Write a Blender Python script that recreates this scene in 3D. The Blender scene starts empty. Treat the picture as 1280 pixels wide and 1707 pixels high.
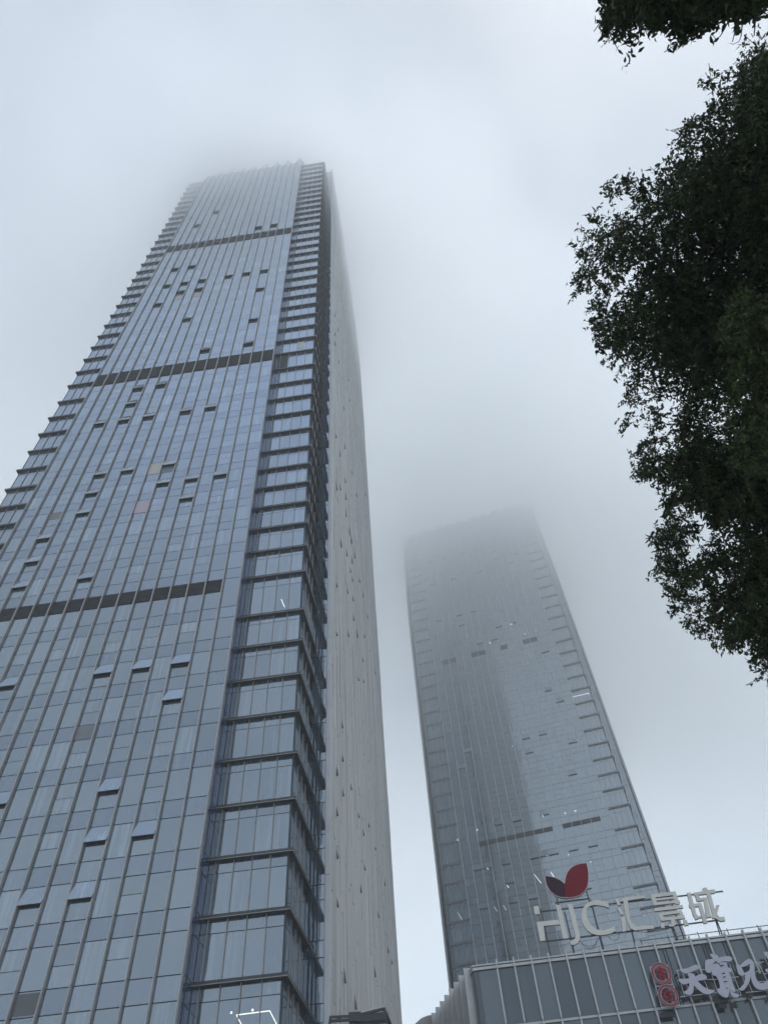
import bpy, math, random
import numpy as np
from mathutils import Matrix, Vector

random.seed(7)
rng = np.random.default_rng(11)
SC = bpy.context.scene
COL = SC.collection

# ------------------------------------------------------------------ camera
EL = math.radians(51.2512); ROLL = math.radians(5.0716); FPX = 1184.0
EYE = np.array([0, 0, 1.6])
_F = np.array([0, math.cos(EL), math.sin(EL)])
_U0 = np.array([0, -math.sin(EL), math.cos(EL)]); _R0 = np.array([1., 0, 0])
_R = math.cos(ROLL) * _R0 - math.sin(ROLL) * _U0
_U = math.sin(ROLL) * _R0 + math.cos(ROLL) * _U0
cd = bpy.data.cameras.new('camera'); cam = bpy.data.objects.new('camera', cd); COL.objects.link(cam)
cd.sensor_fit = 'HORIZONTAL'; cd.sensor_width = 36.0; cd.lens = 36.0 * FPX / 1280.0
cd.clip_start = 0.1; cd.clip_end = 6000
M = Matrix(((_R[0], _U[0], -_F[0], EYE[0]), (_R[1], _U[1], -_F[1], EYE[1]), (_R[2], _U[2], -_F[2], EYE[2]), (0, 0, 0, 1)))
cam.matrix_world = M
SC.camera = cam

# ------------------------------------------------------------------ sky, sun, exposure
SUN_EL, SUN_AZ = math.radians(68), math.radians(110)
w = bpy.data.worlds.new('World'); SC.world = w; w.use_nodes = True
nt = w.node_tree; nt.nodes.clear()
N = nt.nodes.new; L = nt.links.new
wout = N('ShaderNodeOutputWorld'); bg = N('ShaderNodeBackground'); bg2 = N('ShaderNodeBackground'); add = N('ShaderNodeAddShader')
sky = N('ShaderNodeTexSky'); sky.sky_type = 'NISHITA'; sky.sun_disc = False
sky.sun_elevation = SUN_EL; sky.sun_rotation = SUN_AZ
bg.inputs[1].default_value = 0.04
L(sky.outputs[0], bg.inputs[0])
tc = N('ShaderNodeTexCoord'); mp = N('ShaderNodeMapping'); mp.inputs['Scale'].default_value = (1.0, 1.0, 1.35)
nz = N('ShaderNodeTexNoise'); nz.inputs['Scale'].default_value = 2.1; nz.inputs['Detail'].default_value = 7; nz.inputs['Roughness'].default_value = 0.5
nz.inputs['Distortion'].default_value = 0.25
mp.inputs['Location'].default_value = (0.35, 0.1, 0.6)
L(tc.outputs['Generated'], mp.inputs[0]); L(mp.outputs[0], nz.inputs['Vector'])
cr = N('ShaderNodeValToRGB')
cr.color_ramp.elements[0].position = 0.38; cr.color_ramp.elements[0].color = (0.46, 0.525, 0.575, 1)
cr.color_ramp.elements[1].position = 0.62; cr.color_ramp.elements[1].color = (0.60, 0.66, 0.70, 1)
L(nz.outputs[0], cr.inputs[0])
# overcast: dark below the horizon
sx = N('ShaderNodeSeparateXYZ'); L(tc.outputs['Generated'], sx.inputs[0])
mr = N('ShaderNodeMapRange'); mr.inputs[1].default_value = -0.02; mr.inputs[2].default_value = 0.04; mr.inputs[3].default_value = 0.3; mr.inputs[4].default_value = 1.0
L(sx.outputs[2], mr.inputs[0])
# brighter, bluer sky added unseen high behind the viewer to lift the facade reflections
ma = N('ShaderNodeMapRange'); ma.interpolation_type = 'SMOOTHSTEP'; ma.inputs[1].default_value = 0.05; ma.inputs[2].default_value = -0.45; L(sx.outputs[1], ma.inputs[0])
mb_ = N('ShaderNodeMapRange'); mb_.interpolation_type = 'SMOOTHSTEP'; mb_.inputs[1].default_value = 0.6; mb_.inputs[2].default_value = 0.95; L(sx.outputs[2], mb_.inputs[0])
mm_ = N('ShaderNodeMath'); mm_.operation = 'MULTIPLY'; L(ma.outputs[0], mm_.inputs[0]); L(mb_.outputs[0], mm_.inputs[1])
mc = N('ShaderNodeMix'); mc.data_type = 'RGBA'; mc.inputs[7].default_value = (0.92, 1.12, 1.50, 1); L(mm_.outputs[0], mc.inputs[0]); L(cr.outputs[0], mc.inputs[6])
mz = N('ShaderNodeMapRange'); mz.inputs[1].default_value = 0.40; mz.inputs[2].default_value = 0.80; mz.inputs[3].default_value = 1.45; mz.inputs[4].default_value = 0.96; L(sx.outputs[2], mz.inputs[0])
mq = N('ShaderNodeMath'); mq.operation = 'MULTIPLY'; L(mr.outputs[0], mq.inputs[0]); L(mz.outputs[0], mq.inputs[1])
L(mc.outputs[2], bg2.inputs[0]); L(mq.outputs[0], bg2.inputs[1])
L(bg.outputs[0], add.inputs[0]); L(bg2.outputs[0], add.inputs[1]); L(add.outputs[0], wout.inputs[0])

sd = bpy.data.lights.new('sun', 'SUN'); so = bpy.data.objects.new('sun', sd); COL.objects.link(so)
sd.energy = 0.9; sd.angle = math.radians(12); sd.color = (1, 0.97, 0.92)
sdir = Vector((math.sin(SUN_AZ) * math.cos(SUN_EL), math.cos(SUN_AZ) * math.cos(SUN_EL), math.sin(SUN_EL)))
so.rotation_euler = sdir.to_track_quat('Z', 'Y').to_euler(); so.location = (0, 0, 400)

SC.view_settings.view_transform = 'Standard'; SC.view_settings.look = 'None'
SC.view_settings.exposure = 0.05; SC.view_settings.gamma = 1.0
SC.render.engine = 'CYCLES'
SC.cycles.use_denoising = True
SC.cycles.max_bounces = 16; SC.cycles.diffuse_bounces = 3; SC.cycles.glossy_bounces = 4
SC.cycles.volume_bounces = 9
SC.cycles.use_adaptive_sampling = True; SC.cycles.adaptive_threshold = 0.02
SC.cycles.volume_step_rate = 1.0
SC.cycles.volume_max_steps = 64

# ------------------------------------------------------------------ picture -> place
def ray(px, py):
    v = _F * FPX + _R * (px - 640.0) - _U * (py - 853.5)
    return v / np.linalg.norm(v)
def axes(deg):
    a = math.radians(deg)
    return np.array([math.cos(a), -math.sin(a), 0]), np.array([math.sin(a), math.cos(a), 0])
def on_plane(px, py, n, d):
    r = ray(px, py); t = (d - n @ EYE) / (n @ r); return EYE + t * r
def Z(u, s):            # height measured on a plane 100 away -> metres on a plane s*100 away
    return 1.6 + (u - 1.6) * s

# ------------------------------------------------------------------ mesh builder
class MB:
    def __init__(s, fn=None): s.v = []; s.f = []; s.m = []; s.fn = fn
    def quad(s, pts, m=0):
        i = len(s.v); s.v += [tuple(p) for p in pts]; s.f.append(tuple(range(i, i + len(pts)))); s.m.append(m)
    def box(s, x0, x1, y0, y1, z0, z1, m=0):
        i = len(s.v)
        s.v += [(x0, y0, z0), (x1, y0, z0), (x1, y1, z0), (x0, y1, z0), (x0, y0, z1), (x1, y0, z1), (x1, y1, z1), (x0, y1, z1)]
        for q in ((0, 3, 2, 1), (4, 5, 6, 7), (0, 1, 5, 4), (1, 2, 6, 5), (2, 3, 7, 6), (3, 0, 4, 7)):
            s.f.append(tuple(i + k for k in q)); s.m.append(m)
    def bar(s, a, b, t, m=0, t2=None, up=(0, 0, 1)):
        a = Vector(a); b = Vector(b); d = (b - a).normalized(); upv = Vector(up)
        if abs(d.dot(upv)) > 0.95: upv = Vector((0, 1, 0))
        x = d.cross(upv).normalized(); y = x.cross(d); h = t / 2; h2 = (t2 or t) / 2
        i = len(s.v)
        for p in (a, b):
            for sx_, sy_ in ((-1, -1), (1, -1), (1, 1), (-1, 1)): s.v.append(tuple(p + x * h * sx_ + y * h2 * sy_))
        for q in ((0, 3, 2, 1), (4, 5, 6, 7), (0, 1, 5, 4), (1, 2, 6, 5), (2, 3, 7, 6), (3, 0, 4, 7)):
            s.f.append(tuple(i + k for k in q)); s.m.append(m)
    def tube(s, pts, rad, n=7, m=0):
        pts = [Vector(p) for p in pts]; i0 = len(s.v)
        for k, p in enumerate(pts):
            d = (pts[min(k + 1, len(pts) - 1)] - pts[max(k - 1, 0)]).normalized()
            u = d.cross(Vector((0.31, 0.9, 0.22))).normalized(); v = d.cross(u)
            for j in range(n):
                a = 2 * math.pi * j / n; s.v.append(tuple(p + (u * math.cos(a) + v * math.sin(a)) * rad[k]))
        for k in range(len(pts) - 1):
            for j in range(n):
                a = i0 + k * n + j; b = i0 + k * n + (j + 1) % n
                s.f.append((a, b, b + n, a + n)); s.m.append(m)
        s.f.append(tuple(i0 + j for j in range(n))[::-1]); s.m.append(m)
        s.f.append(tuple(i0 + (len(pts) - 1) * n + j for j in range(n))); s.m.append(m)
    def build(s, name, mats, parent=None, smooth=False):
        if not isinstance(mats, (list, tuple)): mats = [mats]
        me = bpy.data.meshes.new(name)
        vs = [s.fn(*p) for p in s.v] if s.fn else s.v
        me.from_pydata(vs, [], s.f)
        for m in mats: me.materials.append(m)
        if any(s.m): me.polygons.foreach_set('material_index', s.m)
        if smooth: me.polygons.foreach_set('use_smooth', [True] * len(me.polygons))
        me.update()
        o = bpy.data.objects.new(name, me); COL.objects.link(o)
        if parent: o.parent = parent
        return o

def tag(o, label=None, cat=None, group=None, kind=None):
    if label: o['label'] = label
    if cat: o['category'] = cat
    if group: o['group'] = group
    if kind: o['kind'] = kind
    return o
def empty(name, loc, rz=0.0):
    o = bpy.data.objects.new(name, None); COL.objects.link(o); o.location = [float(c) for c in loc]; o.rotation_euler = (0, 0, rz)
    o.empty_display_size = 0.5
    return o

# ------------------------------------------------------------------ materials
def mat(name, col, rough=0.6, metal=0.0, ior=1.5, noise=0.0, nscale=3.0, nsc=(1, 1, 1), island=0.0, emit=None, spec=None):
    m = bpy.data.materials.new(name); m.use_nodes = True; t = m.node_tree; b = t.nodes['Principled BSDF']
    b.inputs['Base Color'].default_value = (*col, 1); b.inputs['Roughness'].default_value = rough
    b.inputs['Metallic'].default_value = metal; b.inputs['IOR'].default_value = ior
    if spec is not None: b.inputs['Specular IOR Level'].default_value = spec
    if emit: b.inputs['Emission Color'].default_value = (*emit[:3], 1); b.inputs['Emission Strength'].default_value = emit[3]
    if noise or island:
        tc = t.nodes.new('ShaderNodeTexCoord'); mp = t.nodes.new('ShaderNodeMapping'); mp.inputs['Scale'].default_value = nsc
        n = t.nodes.new('ShaderNodeTexNoise'); n.inputs['Scale'].default_value = nscale; n.inputs['Detail'].default_value = 4
        t.links.new(tc.outputs['Object'], mp.inputs[0]); t.links.new(mp.outputs[0], n.inputs['Vector'])
        a = t.nodes.new('ShaderNodeMapRange'); a.inputs[1].default_value = 0.25; a.inputs[2].default_value = 0.75
        a.inputs[3].default_value = 1 - noise; a.inputs[4].default_value = 1 + noise
        t.links.new(n.outputs[0], a.inputs[0])
        val = a.outputs[0]
        if island:
            g = t.nodes.new('ShaderNodeNewGeometry'); r = t.nodes.new('ShaderNodeMapRange')
            r.inputs[3].default_value = 1 - island; r.inputs[4].default_value = 1 + island
            t.links.new(g.outputs['Random Per Island'], r.inputs[0])
            mm = t.nodes.new('ShaderNodeMath'); mm.operation = 'MULTIPLY'
            t.links.new(val, mm.inputs[0]); t.links.new(r.outputs[0], mm.inputs[1]); val = mm.outputs[0]
        v = t.nodes.new('ShaderNodeVectorMath'); v.operation = 'SCALE'; v.inputs[0].default_value = col
        t.links.new(val, v.inputs['Scale']); t.links.new(v.outputs[0], b.inputs['Base Color'])
    return m

def glass(name, dark, light, ior=2.3, tint=(0.80, 0.90, 1.0), rough=0.02, curtain=0.35, var=0.18):
    """coated curtain-wall glass: dark body, strong cool reflection, blinds showing through in some panes"""
    m = bpy.data.materials.new(name); m.use_nodes = True; t = m.node_tree; b = t.nodes['Principled BSDF']; Nn = t.nodes.new; Ll = t.links.new
    g = Nn('ShaderNodeNewGeometry'); oi = Nn('ShaderNodeObjectInfo')
    s = Nn('ShaderNodeMath'); s.operation = 'ADD'; Ll(g.outputs['Random Per Island'], s.inputs[0]); Ll(oi.outputs['Random'], s.inputs[1])
    f = Nn('ShaderNodeMath'); f.operation = 'FRACT'; Ll(s.outputs[0], f.inputs[0])
    tc = Nn('ShaderNodeTexCoord'); mp = Nn('ShaderNodeMapping'); mp.inputs['Scale'].default_value = (2.6, 2.6, 0.09)
    cmb = Nn('ShaderNodeVectorMath'); cmb.operation = 'ADD'
    Ll(tc.outputs['Object'], cmb.inputs[0]); 
    sc = Nn('ShaderNodeVectorMath'); sc.operation = 'SCALE'; sc.inputs[0].default_value = (7, 3, 40); Ll(f.outputs[0], sc.inputs['Scale'])
    Ll(sc.outputs[0], cmb.inputs[1]); Ll(cmb.outputs[0], mp.inputs[0])
    n = Nn('ShaderNodeTexNoise'); n.inputs['Scale'].default_value = 1.0; n.inputs['Detail'].default_value = 3; Ll(mp.outputs[0], n.inputs['Vector'])
    r1 = Nn('ShaderNodeMapRange'); r1.inputs[1].default_value = 0.48; r1.inputs[2].default_value = 0.68; Ll(n.outputs[0], r1.inputs[0])
    r2 = Nn('ShaderNodeMapRange'); r2.inputs[1].default_value = 1 - curtain - 0.15; r2.inputs[2].default_value = 1.0; Ll(f.outputs[0], r2.inputs[0])
    r3 = Nn('ShaderNodeMapRange'); r3.inputs[3].default_value = 0.25; r3.inputs[4].default_value = 1.0; Ll(r1.outputs[0], r3.inputs[0])
    mu = Nn('ShaderNodeMath'); mu.operation = 'MULTIPLY'; Ll(r3.outputs[0], mu.inputs[0]); Ll(r2.outputs[0], mu.inputs[1])
    mx = Nn('ShaderNodeMix'); mx.data_type = 'RGBA'; mx.inputs[6].default_value = (*dark, 1); mx.inputs[7].default_value = (*light, 1)
    Ll(mu.outputs[0], mx.inputs[0]); Ll(mx.outputs[2], b.inputs['Base Color'])
    rr = Nn('ShaderNodeMapRange'); rr.inputs[3].default_value = ior - var; rr.inputs[4].default_value = ior + var; 
    f2 = Nn('ShaderNodeMath'); f2.operation = 'MULTIPLY'; f2.inputs[1].default_value = 7.31; Ll(f.outputs[0], f2.inputs[0])
    f3 = Nn('ShaderNodeMath'); f3.operation = 'FRACT'; Ll(f2.outputs[0], f3.inputs[0]); Ll(f3.outputs[0], rr.inputs[0]); Ll(rr.outputs[0], b.inputs['IOR'])
    b.inputs['Roughness'].default_value = rough; b.inputs['Specular Tint'].default_value = (*tint, 1)
    return m

G_VIS = glass('vision_glass', (0.055, 0.08, 0.105), (0.19, 0.24, 0.28), ior=3.1, tint=(0.80, 0.90, 1.0), curtain=0.45)
G_SPA = glass('spandrel_glass', (0.055, 0.085, 0.13), (0.10, 0.135, 0.17), ior=2.9, tint=(0.80, 0.89, 1.0), rough=0.05, curtain=0.5)
G_WIN = glass('corner_glass', (0.055, 0.08, 0.11), (0.17, 0.21, 0.25), ior=3.1, curtain=0.4)
G_FAR = glass('far_tower_glass', (0.06, 0.09, 0.11), (0.13, 0.17, 0.20), ior=3.4, tint=(0.84, 0.92, 1.0), curtain=0.18, rough=.07, var=.06)
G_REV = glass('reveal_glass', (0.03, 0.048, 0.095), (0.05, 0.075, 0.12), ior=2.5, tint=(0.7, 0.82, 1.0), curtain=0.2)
G_POD = glass('mall_glass', (0.045, 0.065, 0.078), (0.085, 0.11, 0.125), ior=1.9, tint=(0.85, 0.93, 1.0), rough=0.03, curtain=0.5)
ALU = mat('aluminium_fin', (0.25, 0.25, 0.25), 0.45, 0.25, noise=0.1, nscale=0.8, island=0.06)
ALU_L = mat('pale_aluminium', (0.46, 0.46, 0.46), 0.45, 0.2, noise=0.08, nscale=1.5, island=0.05)
DARK = mat('dark_bronze_metal', (0.04, 0.043, 0.047), 0.5, 0.2, noise=0.15, nscale=1.0)
TRIM = mat('ledge_trim', (0.32, 0.31, 0.29), 0.45, 0.2)
BACK = mat('window_frame', (0.035, 0.04, 0.045), 0.6)
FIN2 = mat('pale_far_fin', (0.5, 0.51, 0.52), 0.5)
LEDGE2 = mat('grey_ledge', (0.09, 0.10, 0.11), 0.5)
LOUV = mat('louvre_panel', (0.022, 0.024, 0.027), 0.7, noise=0.2, nscale=2.0, island=0.1)
WALL = mat('concrete_cladding', (0.405, 0.41, 0.41), 0.8, noise=0.12, nscale=0.35, nsc=(1, 1, 0.12), island=0.09)
WALL_E = mat('pale_wall_edge', (0.50, 0.51, 0.53), 0.7, noise=0.08, nscale=0.5)
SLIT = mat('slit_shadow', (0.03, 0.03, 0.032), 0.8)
LED = mat('lit_led_strip', (0.9, 0.9, 0.85), 0.5, emit=(1.0, 0.97, 0.84, 0.95))
LEDW = mat('lit_white_lamp', (0.9, 0.9, 0.9), 0.5, emit=(0.92, 0.97, 1.0, 1.0))
ROOF = mat('roof_grey', (0.2, 0.2, 0.2), 0.9)

# ------------------------------------------------------------------ towers
def tower(name, ang, D, cx, half, wing, fwd, bays, lev, crown, depth, fprof, bprof, gvis, opens, louvers, tall_lines, label):
    """lev: floor heights (m). Local x right, y into the building, z up; y=0 is the main glass plane."""
    r, b = axes(ang)
    O = r * cx + b * D
    root = empty(name, (O[0], O[1], 0), -math.radians(ang))
    tag(root, label, 'skyscraper')
    def dfm(x, y, z):
        t = min(max(y / depth, 0), 1)
        return (x, y + fprof(z) * (1 - t) - bprof(z) * t, z)
    def to_local(px, py, yl):
        P = on_plane(px, py, b, D + yl); q = P - O
        return float(q @ r), float(q[2])
    B = lambda: MB(dfm)
    bw = 2 * half / bays
    g = 0.035
    lev = sorted(lev); top = lev[-1]
    def sp(k): return 0.36 * (lev[k + 1] - lev[k]) if lev[k + 1] - lev[k] < 5.2 else 1.55
    xs = [-half + i * bw for i in range(bays + 1)]
    split = {2, 4, 6, bays - 7, bays - 5, bays - 3}
    # openings -> (bay, floor)
    op = {}
    for px, py in opens:
        x, z = to_local(px, py, -0.2)
        i = int((x + half) // bw)
        if 0 <= i < bays:
            ks = [k for k in range(len(lev) - 1) if lev[k] <= z + 0.25 < lev[k + 1]]
            if ks: op[(i, ks[0])] = 1
    lou = set()
    for k, z0, z1 in louvers.get('rows', []):
        kk = min(range(len(lev)), key=lambda j: abs(lev[j] - k))
        for i in range(bays): lou.add((i, kk))
    # body
    body = B(); zz = [0, 60, 120, 180] + [z for z in lev if z > 190]
    for a, c in zip(zz, zz[1:]):
        for (x0, x1, y0, y1) in ((-half, half, 0.05, depth - .05), (-wing + .05, -half, fwd + 0.05, depth - 2), (half, wing - .05, fwd + 0.05, depth - 2)):
            P = [(x0, y0), (x1, y0), (x1, y1), (x0, y1)]
            for j in range(4):
                p, q = P[j], P[(j + 1) % 4]; body.quad([(p[0], p[1], a), (q[0], q[1], a), (q[0], q[1], c), (p[0], p[1], c)])
    body.quad([(-wing, fwd, top), (wing, fwd, top), (wing, depth - 1, top), (-wing, depth - 1, top)])
    body.build('core', BACK, root)
    # windows and spandrels
    wcount = 0; rest = B()
    jit = lambda: random.uniform(-0.006, 0.006)
    def pane(mb, x0, x1, z0, z1, y=0.0):
        mb.quad([(x0, y + jit(), z0), (x1, y + jit(), z0), (x1, y + jit(), z1), (x0, y + jit(), z1)])
    for k in range(len(lev) - 1):
        s = sp(k); z0, z1, z2 = lev[k], lev[k + 1] - s, lev[k + 1]
        sb = B()
        for i in range(bays): pane(sb, xs[i] + g, xs[i + 1] - g, z1 + g, z2 - g)
        sb.build('spandrel_band', G_SPA if gvis is G_VIS else gvis, root)
        for i in range(bays):
            x0, x1 = xs[i] + g, xs[i + 1] - g
            zm = z0 + 0.5 * (z1 - z0)
            lk = [l for l in louvers['list'] if l[0] == k and l[1] == i]
            if lk:
                a, c = lk[0][2], lk[0][3]
                lb = B(); lb.box(x0, x1, -0.04, 0.04, a, c)
                nsl = max(3, int((c - a) / 0.25))
                for q in range(nsl): lb.box(x0, x1, -0.09, -0.04, a + (q + .15) * (c - a) / nsl, a + (q + .55) * (c - a) / nsl)
                lb.build('louvre_panel', LOUV, root)
                wb = B()
                if a - z0 > 0.5: pane(wb, x0, x1, z0 + g, a - g)
                if z1 - c > 0.5: pane(wb, x0, x1, c + g, z1 - g)
                if wb.f: wb.build('window', gvis, root)
                continue
            one = wcount < 100 and z0 > 14 and (i >= 0) and name == 'glass_tower'
            wb = B() if one else rest
            if (i, k) in op:
                wob = B(); zt = z1 - g; zb = zm + g; out = min(0.16 * (zt - zb) + 0.12, 0.42)
                fr = 0.05
                wob.quad([(x0, -0.03 - out, zb), (x1, -0.03 - out, zb), (x1, -0.03, zt), (x0, -0.03, zt)])
                wf = B()
                for (xa, xb) in ((x0, x0 + fr), (x1 - fr, x1)):
                    wf.bar(((xa + xb) / 2, 0.0 - out + .015, zb), ((xa + xb) / 2, 0.015, zt), fr)
                wf.box(x0, x1, -0.02 - out, 0.03 - out, zb - .04, zb + .03)
                of = wf.build('open_window', BACK, root); wob.build('pane', gvis, of)
                pane(wb, x0, x1, z0 + g, zm - g)
            elif i in split and z1 - z0 < 5.2:
                pane(wb, x0, x1, z0 + g, zm - g * .7); pane(wb, x0, x1, zm + g * .7, z1 - g)
            else:
                pane(wb, x0, x1, z0 + g, z1 - g)
            if one: wb.build('window', gvis, root); wcount += 1
    tag(rest.build('window', gvis, root), kind='stuff')
    # vertical fins on the main facade
    fd, fw = 0.25, 0.11
    for i in range(bays + 1):
        fb = B(); x = xs[i]
        for a, c in zip([0] + lev, lev + []):
            if c <= a: continue
            fb.box(x - fw / 2, x + fw / 2, -fd, 0.05, a + 0.012, c - 0.012)
            fb.box(x - fw / 2 - .012, x - fw / 2 + 0.03, -fd - .012, -fd + .03, a + .05, c - .05, 1)
        fb.box(x - .03, x + .03, -fd + 0.05, 0.04, lev[0], lev[0] + 0.1)
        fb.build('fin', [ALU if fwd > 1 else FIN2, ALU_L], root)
    # reveal (returns of the main block) + wings
    pw = (wing - half)
    nm = 4
    pm = 1.42
    for sgn in (-1, 1):
        rb = B()
        for k in range(len(lev) - 1):
            s = sp(k)
            for (za, zc) in ((lev[k] + g, lev[k + 1] - s - g), (lev[k + 1] - s + g, lev[k + 1] - g)):
                for ya, yc in ((0.10, fwd * .5 - .03), (fwd * .5 + .03, fwd)):
                    x = sgn * (half + 0.02)
                    p = [(x, ya, za), (x, yc, za), (x, yc, zc), (x, ya, zc)]
                    rb.quad(p if sgn > 0 else p[::-1])
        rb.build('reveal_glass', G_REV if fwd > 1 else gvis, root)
        ret = 6.3 if fwd > 1 else 4.5
        yb = fwd + ret; mullb = B()
        gb_count = 0
        for k in range(len(lev) - 1):
            s = 0.27 * (lev[k + 1] - lev[k]); z0, z1, z2 = lev[k], lev[k + 1] - s, lev[k + 1]
            cb = B()
            edges = [wing - pm * j for j in range(20) if wing - pm * j > half + 0.25] + [half + .02]
            if name != 'glass_tower':
                edges = [wing, wing - pw / 4, wing - pw / 2, wing - .75 * pw, half + .02]
            for a, c in zip(edges[1:], edges):
                xa, xc = sorted((sgn * a, sgn * c))
                pane(cb, xa + g, xc - g, z0 + g, z1 - g, fwd); pane(cb, xa + g, xc - g, z1 + g * .7, z2 - g, fwd)
            x = sgn * wing; ny = 4
            for j in range(ny):
                ya, yc = fwd + ret * j / ny + g, fwd + ret * (j + 1) / ny - g
                for za, zc in ((z0 + g, z1 - g), (z1 + g, z2 - g)):
                    p = [(x, ya, za), (x, yc, za), (x, yc, zc), (x, ya, zc)]
                    cb.quad(p if sgn > 0 else p[::-1])
            cb.build('corner_window', G_WIN if gvis is G_VIS else gvis, root)
            for e_ in edges[:-1]:
                xx = sgn * e_
                mullb.box(xx - .03, xx + .03, fwd - 0.11, fwd + .04, z0, z2) if e_ != wing else mullb.box(min(xx, xx - sgn * .12), max(xx, xx - sgn * .12), fwd - .03, fwd + .1, z0, z2, 1)
            for j in range(1, ny): mullb.box(min(x, x + sgn * .09), max(x, x + sgn * .09), fwd + ret * j / ny - .02, fwd + ret * j / ny + .02, z0, z2)
            # ledge wraps the corner
            lg = B(); lh = 0.20 if name == 'glass_tower' else 0.30; ov = 0.40 if name == 'glass_tower' else 0.3
            xi = sgn * (half + .03); xo = sgn * (wing + ov)
            za, zb = lev[k] - lh, lev[k]
            xlo, xhi = sorted((xi, xo))
            lg.box(xlo, xhi, fwd - ov, fwd - .005, za, zb)
            lg.box(xlo, xhi, fwd - ov - .02, fwd - ov + .03, za - .045, za - .002, 1)
            xa, xb = sorted((sgn * (wing + .005), xo))
            lg.box(xa, xb, fwd - .004, yb, za, zb)
            xa, xb = sorted((xo + sgn * .02, xo - sgn * .03))
            lg.box(xa, xb, fwd - ov + .031, yb, za - .045, za - .002, 1)
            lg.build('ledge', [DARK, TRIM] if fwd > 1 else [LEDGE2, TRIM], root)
        mullb.build('mullion_grid', [TRIM, BACK], root)
        # inner front-facing glass between the return and the stone-clad flank
        ib = B(); xa, xc = sorted((sgn * (wing + .02), sgn * (wing + 1.95)))
        for k in range(len(lev) - 1):
            for za, zc in ((lev[k] + g, lev[k + 1] - 1.2 - g), (lev[k + 1] - 1.2 + g, lev[k + 1] - g)):
                xm = (xa + xc) / 2
                pane(ib, xa, xm - .02, za, zc, yb); pane(ib, xm + .02, xc, za, zc, yb)
        ib.build('inner_glass', G_WIN if gvis is G_VIS else gvis, root)
        ibb = B(); 
        for a, c in zip(zz, zz[1:]): ibb.quad([(xa, yb + .05, a), (xc, yb + .05, a), (xc, yb + .05, c), (xa, yb + .05, c)])
        ibb.build('inner_wall', BACK, root)
        # flank wall: slender vertical strips of cladding, pleated in and out
        fb = B(); x0 = wing + 1.95; yw0 = yb - 1.55; nst = int((depth - yw0) / 0.62)
        zw = [0] + [z for i_, z in enumerate(lev) if i_ % 3 == 0 and z < 205] + [z for z in lev if z >= 205]
        random.seed(5)
        for j in range(nst):
            ya = yw0 + (depth - yw0) * j / nst; yc = yw0 + (depth - yw0) * (j + 1) / nst
            zr_ = [0.0]
            while zr_[-1] < 205: zr_.append(zr_[-1] + random.uniform(5, 13))
            zr_ = zr_[:-1] + [z for z in lev if z >= 205]
            for a, c in zip(zr_, zr_[1:]):
                off = random.choice((0, 0, 0.015, 0.03, 0.05)) if j else 0.04
                xa, xc = sorted((sgn * (x0 - 0.1), sgn * (x0 + 0.30 + off)))
                fb.box(xa, xc, ya, yc - 0.018, a, c - 0.06)
        fb.build('flank_wall', WALL, root)
        eb = B(); xa, xc = sorted((sgn * (x0 - .02), sgn * (x0 + 0.36)))
        for a, c in zip(zw, zw[1:]): eb.box(xa, xc, yw0 - 0.12, yw0 - .003, a, c - 0.04)
        eb.build('flank_edge', WALL_E, root)
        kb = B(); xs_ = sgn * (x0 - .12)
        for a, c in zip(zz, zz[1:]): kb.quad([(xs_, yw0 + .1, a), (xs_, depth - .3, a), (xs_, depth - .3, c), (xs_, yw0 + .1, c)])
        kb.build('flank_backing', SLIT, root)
        if sgn > 0 and name == 'glass_tower':
            # slender triangular vents let into the flank
            n = 0
            sl = []
            for (px, py, hh) in SLITS:
                r_ = ray(px, py); X = x0 + 0.42
                t = (X - (EYE - O) @ r) / (r_ @ r); P = EYE + t * r_ - O
                sl.append((float(P @ b), float(P[2]), hh))
            for (yy, zc, hh) in sl:
                vb = B()
                hgt = hh * (.40 if zc < 70 else .62); wd = 0.30
                A_ = (X, yy, zc + hgt * .6); Bq = (X, yy - wd * .1, zc - hgt * .4); Cq = (X, yy + wd, zc - hgt * .32)
                Dq = (X + 0.16, yy + .1, zc - hgt * .4)
                vb.quad([A_, Bq, Cq]); vb.quad([A_, Bq, Dq]); vb.quad([A_, Dq, Cq]); vb.quad([Bq, Cq, Dq])
                vb.build('vent_fin', SLIT, root)
    # back facade
    bb = B()
    for k in range(len(lev) - 1):
        for i in range(bays + 4):
            xa = -wing + i * 2 * wing / (bays + 4); xc = xa + 2 * wing / (bays + 4)
            bb.quad([(xc - .05, depth, lev[k]), (xa + .05, depth, lev[k]), (xa + .05, depth, lev[k + 1] - .1), (xc - .05, depth, lev[k + 1] - .1)])
    bb.build('back_glass', G_WIN, root)
    # crown of folded gables
    for i in range(0, bays, 2):
        cb = MB(lambda x, y, z: (x, y + fprof(top), z)); xa, xm, xc = xs[i], xs[i + 1], xs[i + 2]
        yv, hz = 0.0, crown
        lean = 0.0
        A_ = (xa, 0.3, top); M_ = (xm, 0.0, top); C_ = (xc, 0.3, top)
        A2 = (xa, 0.3 + lean, top + 0.1); M2 = (xm, lean, top + hz); C2 = (xc, 0.3 + lean, top + 0.1)
        cb.quad([A_, M_, M2, A2]); cb.quad([M_, C_, C2, M2])
        cb.quad([(p[0], p[1] + .35, p[2]) for p in (A2, M2, M_, A_)]); cb.quad([(p[0], p[1] + .35, p[2]) for p in (M2, C2, C_, M_)])
        cb.bar(A2, M2, .16, 1); cb.bar(M2, C2, .16, 1); cb.bar(M_, M2, .12, 1)
        cb.build('crown_gable', [G_SPA, ALU], root)
    wcb = B()
    for sgn in (-1, 1):
        xa, xc = sorted((sgn * half, sgn * (wing + .3)))
        wcb.box(xa, xc, fwd - .3, fwd + 5, top, top + 1.5)
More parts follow.
